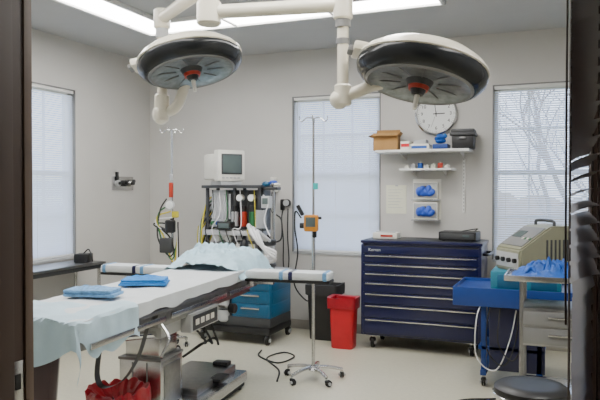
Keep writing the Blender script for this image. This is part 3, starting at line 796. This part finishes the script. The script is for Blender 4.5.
b=B('teal_drawer_box',(-.28,5.30,.736)); b.box((0,0,.075),(.5,.4,.15),M['tealbox'],.01); b.box((-.1,-.202,.075),(.2,.006,.1),M['teal'],.004); b.box((.13,-.202,.075),(.18,.006,.1),M['teal'],.004); b.box((-.1,-.21,.09),(.07,.01,.012),M['steel'],.002); b.box((.13,-.21,.09),(.07,.01,.012),M['steel'],.002)
b.done()
b=B('electrosurgical_unit',(-.22,5.32,.887),-.95)
b.prism([(-.24,0),(.24,0),(.24,.34),(.02,.34),(-.24,.17)],-.17,.17,M['beige'],bev=.012)
b.prism([(-.245,.03),(-.24,.03),(-.24,.14),(-.245,.14)],-.15,.15,M['lgrey'],bev=.001)
for k in range(4): b.cyl((-.12+.08*k,-.24,.085),(-.12+.08*k,-.265,.085),.018,M['black'],seg=14)
X=Matrix.Translation((0,-.11,.259))@Matrix.Rotation(math.atan2(.17,.26),4,'X')
b.M=X; b.box((0,0,0),(.29,.24,.008),M['grey'],.003); b.box((-.06,.02,.006),(.12,.08,.006),M['screen'],.002)
for k in range(4): b.box((.05+.03*k,-.03,.007),(.018,.02,.006),M['green'] if k%2 else M['white'],.002)
b.M=Matrix.Identity(4)
for k in range(6): b.bx(.169,.173,-.02+k*.035,-.005+k*.035,.08,.24,M['dgrey'],.001)
b.tube([(-.12,.08,.34),(-.1,.08,.375),(.1,.08,.375),(.12,.08,.34)],.012,M['dgrey'],n=4)
b.done()
b=B('instrument_stand',(-.06,4.5,0))
b.bx(-.30,.30,-.2,.2,.925,.945,M['steel'],.006)
for a in((-.30,.30,-.205,-.195),(-.30,.30,.195,.205),(-.305,-.295,-.2,.2),(.295,.305,-.2,.2)): b.bx(*a,.925,.96,M['steel'],.002)
for x in(-.2,.24):
    for y in(-.17,.17): b.cyl((x,y,.08),(x,y,.93),.013,M['steeld'],seg=12); b.caster(x,y,.034)
b.bx(-.2,.26,-.18,.18,.52,.76,M['steeld'],.008); b.bx(-.19,.25,-.186,-.18,.65,.74,M['grey'],.004); b.bx(-.19,.25,-.186,-.18,.535,.635,M['grey'],.004)
for z in(.70,.59): b.bx(-.04,.1,-.2,-.186,z,z+.012,M['steel'],.003)
b.bx(-.22,.26,-.18,.18,.22,.24,M['steel'],.004)
b.done()
b=B('blue_glove_pile',(-.09,4.5,.947))
def gl(u,v):
    x=(u-.5)*.48; y=(v-.5)*.34; r=math.sqrt((x/.24)**2+(y/.17)**2)
    k=max(0,1.1-r)
    return (x+.02*noise.noise(Vector((x*25,y*25,5))),y,max(.002,.075*max(0,1-r*r)+k*(.05*noise.noise(Vector((x*22,y*22,2)))+.06*abs(noise.noise(Vector((x*34,y*34,8)))))))
b.cloth(gl,70,60,M['bluegl'])
rg=random.Random(5)
for k in range(16):
    a=rg.uniform(0,6.28); q=rg.uniform(.3,1); px,py=.17*q*math.cos(a),.11*q*math.sin(a); a2=a+rg.uniform(-1,1)
    h=.03+.06*(1-q)
    b.tube([(px,py,h),(px+.03*math.cos(a2),py+.03*math.sin(a2),h+.02),(px+.06*math.cos(a2+.3),py+.05*math.sin(a2+.3),max(.012,h-.01))],.010,M['bluegl'],n=4)
b.done()
b=B('rolling_stool',(-.145,3.18,0))
b.lathe([(.001,.60),(.10,.602),(.15,.598),(.167,.585),(.17,.565),(.165,.54),(.15,.528),(.001,.525)],M['black'],seg=40)
b.lathe([(.168,.56),(.174,.557),(.174,.545),(.166,.542)],M['chrome'],seg=40)
b.cyl((0,0,.1),(0,0,.53),.02,M['chrome']); b.cyl((0,0,.1),(0,0,.3),.03,M['black'])
for i in range(5):
    a=2*pi*i/5; b.tube([(0,0,.12),(.12*math.cos(a),.12*math.sin(a),.11),(.23*math.cos(a),.23*math.sin(a),.08)],.015,M['chrome'],n=4); b.caster(.23*math.cos(a),.23*math.sin(a),.028,a=a)
b.done()
b=B('foot_pedal_cord')
b.tube([(-.50,4.75,.01),(-.62,4.55,.01),(-.60,4.3,.01),(-.45,4.2,.01),(-.36,4.38,.012),(-.5,4.5,.014),(-.56,4.35,.016),(-.42,4.25,.01),(-.3,4.25,.01)],.008,M['blue'])
b.tube([(-.46,4.8,.01),(-.7,4.65,.01),(-.68,4.35,.01),(-.5,4.25,.01),(-.33,4.3,.012)],.008,M['rubber'])
b.done()
b=B('foot_pedal',(-.44,4.10,0),.3); b.prism([(-.09,0),(.09,0),(.09,.05),(-.09,.02)],-.07,.07,M['black'],bev=.006); b.prism([(-.08,.03),(.06,.055),(.06,.06),(-.08,.036)],-.05,.05,M['blue'],bev=.001); b.done()

# ---------------------------------------------------------------- open door w/ dark blind
b=B('door_1')
b.bx(.055,.098,1.0,1.13,0,2.15,M['brown'],.003); b.bx(.055,.098,1.79,1.9,0,2.15,M['brown'],.003)
b.bx(.055,.098,1.13,1.79,0,.3,M['brown'],.003); b.bx(.055,.098,1.13,1.79,2.0,2.15,M['brown'],.003)
b.bx(.074,.08,1.13,1.79,.3,2.0,M['glass'],0)
for z in(.3,1.1,1.85): b.bx(.05,.056,1.0,1.03,z,z+.09,M['steel'],.001)
door=b.done()
b=B('door_blind')
b.bx(.004,.053,1.14,1.80,2.0,2.04,M['slatdark'],.004)
z=.32
while z<1.99:
    t=random.uniform(.3,.42) if z>1.35 else random.uniform(.85,1.0)
    hw_=.024 
    vs=[];fs=[]
    for k in range(4):
        u=-1+2*k/3; xx_=.028+u*hw_*math.cos(t); zz=u*hw_*math.sin(t)+(1-u*u)*.003
        vs+=[(xx_,1.15,z+zz),(xx_,1.79,z+zz)]
    for k in range(3): fs.append([2*k,2*k+1,2*k+3,2*k+2])
    b.add(vs,fs,M['slatdark']); z+=.028
for y in(1.22,1.47,1.72):
    b.cyl((.006,y,.3),(.006,y,2.0),.0015,M['slatdark'],seg=5); b.cyl((.05,y,.3),(.05,y,2.0),.0015,M['slatdark'],seg=5)
b.bx(.006,.05,1.15,1.79,.285,.305,M['slatdark'],.003)
b.tube([(.006,1.3,2.0),(.0,1.3,1.9),(-.001,1.3,1.4),(.0,1.3,1.25)],.002,M['slatdark'])
o=b.done(); o.parent=door

# ---------------------------------------------------------------- world & lights
wd_=bpy.data.worlds.new('sky'); bpy.context.scene.world=wd_; wd_.use_nodes=True
nt=wd_.node_tree; bg=nt.nodes['Background']
tc=nt.nodes.new('ShaderNodeTexCoord'); sx=nt.nodes.new('ShaderNodeSeparateXYZ'); nt.links.new(tc.outputs['Generated'],sx.inputs[0])
r=nt.nodes.new('ShaderNodeValToRGB'); r.color_ramp.elements[0].position=0; r.color_ramp.elements[0].color=(.80,.87,1,1); r.color_ramp.elements[1].position=.6; r.color_ramp.elements[1].color=(.56,.71,1,1)
nt.links.new(sx.outputs['Z'],r.inputs['Fac']); nt.links.new(r.outputs['Color'],bg.inputs['Color']); bg.inputs['Strength'].default_value=5.4
sun=bpy.data.lights.new('sun','SUN'); sun.energy=3.0; sun.angle=.02; sun.color=(1,.95,.85)
so=bpy.data.objects.new('sun',sun); so.rotation_euler=(math.radians(50),0,math.radians(160+180)); bpy.context.scene.collection.objects.link(so)

cam=bpy.data.cameras.new('camera'); cam.lens=39; cam.sensor_width=36; cam.clip_start=.05
co=bpy.data.objects.new('camera',cam); co.location=(0,0,1.5); co.rotation_euler=(math.radians(90-.88),0,TH)
bpy.context.scene.collection.objects.link(co); bpy.context.scene.camera=co
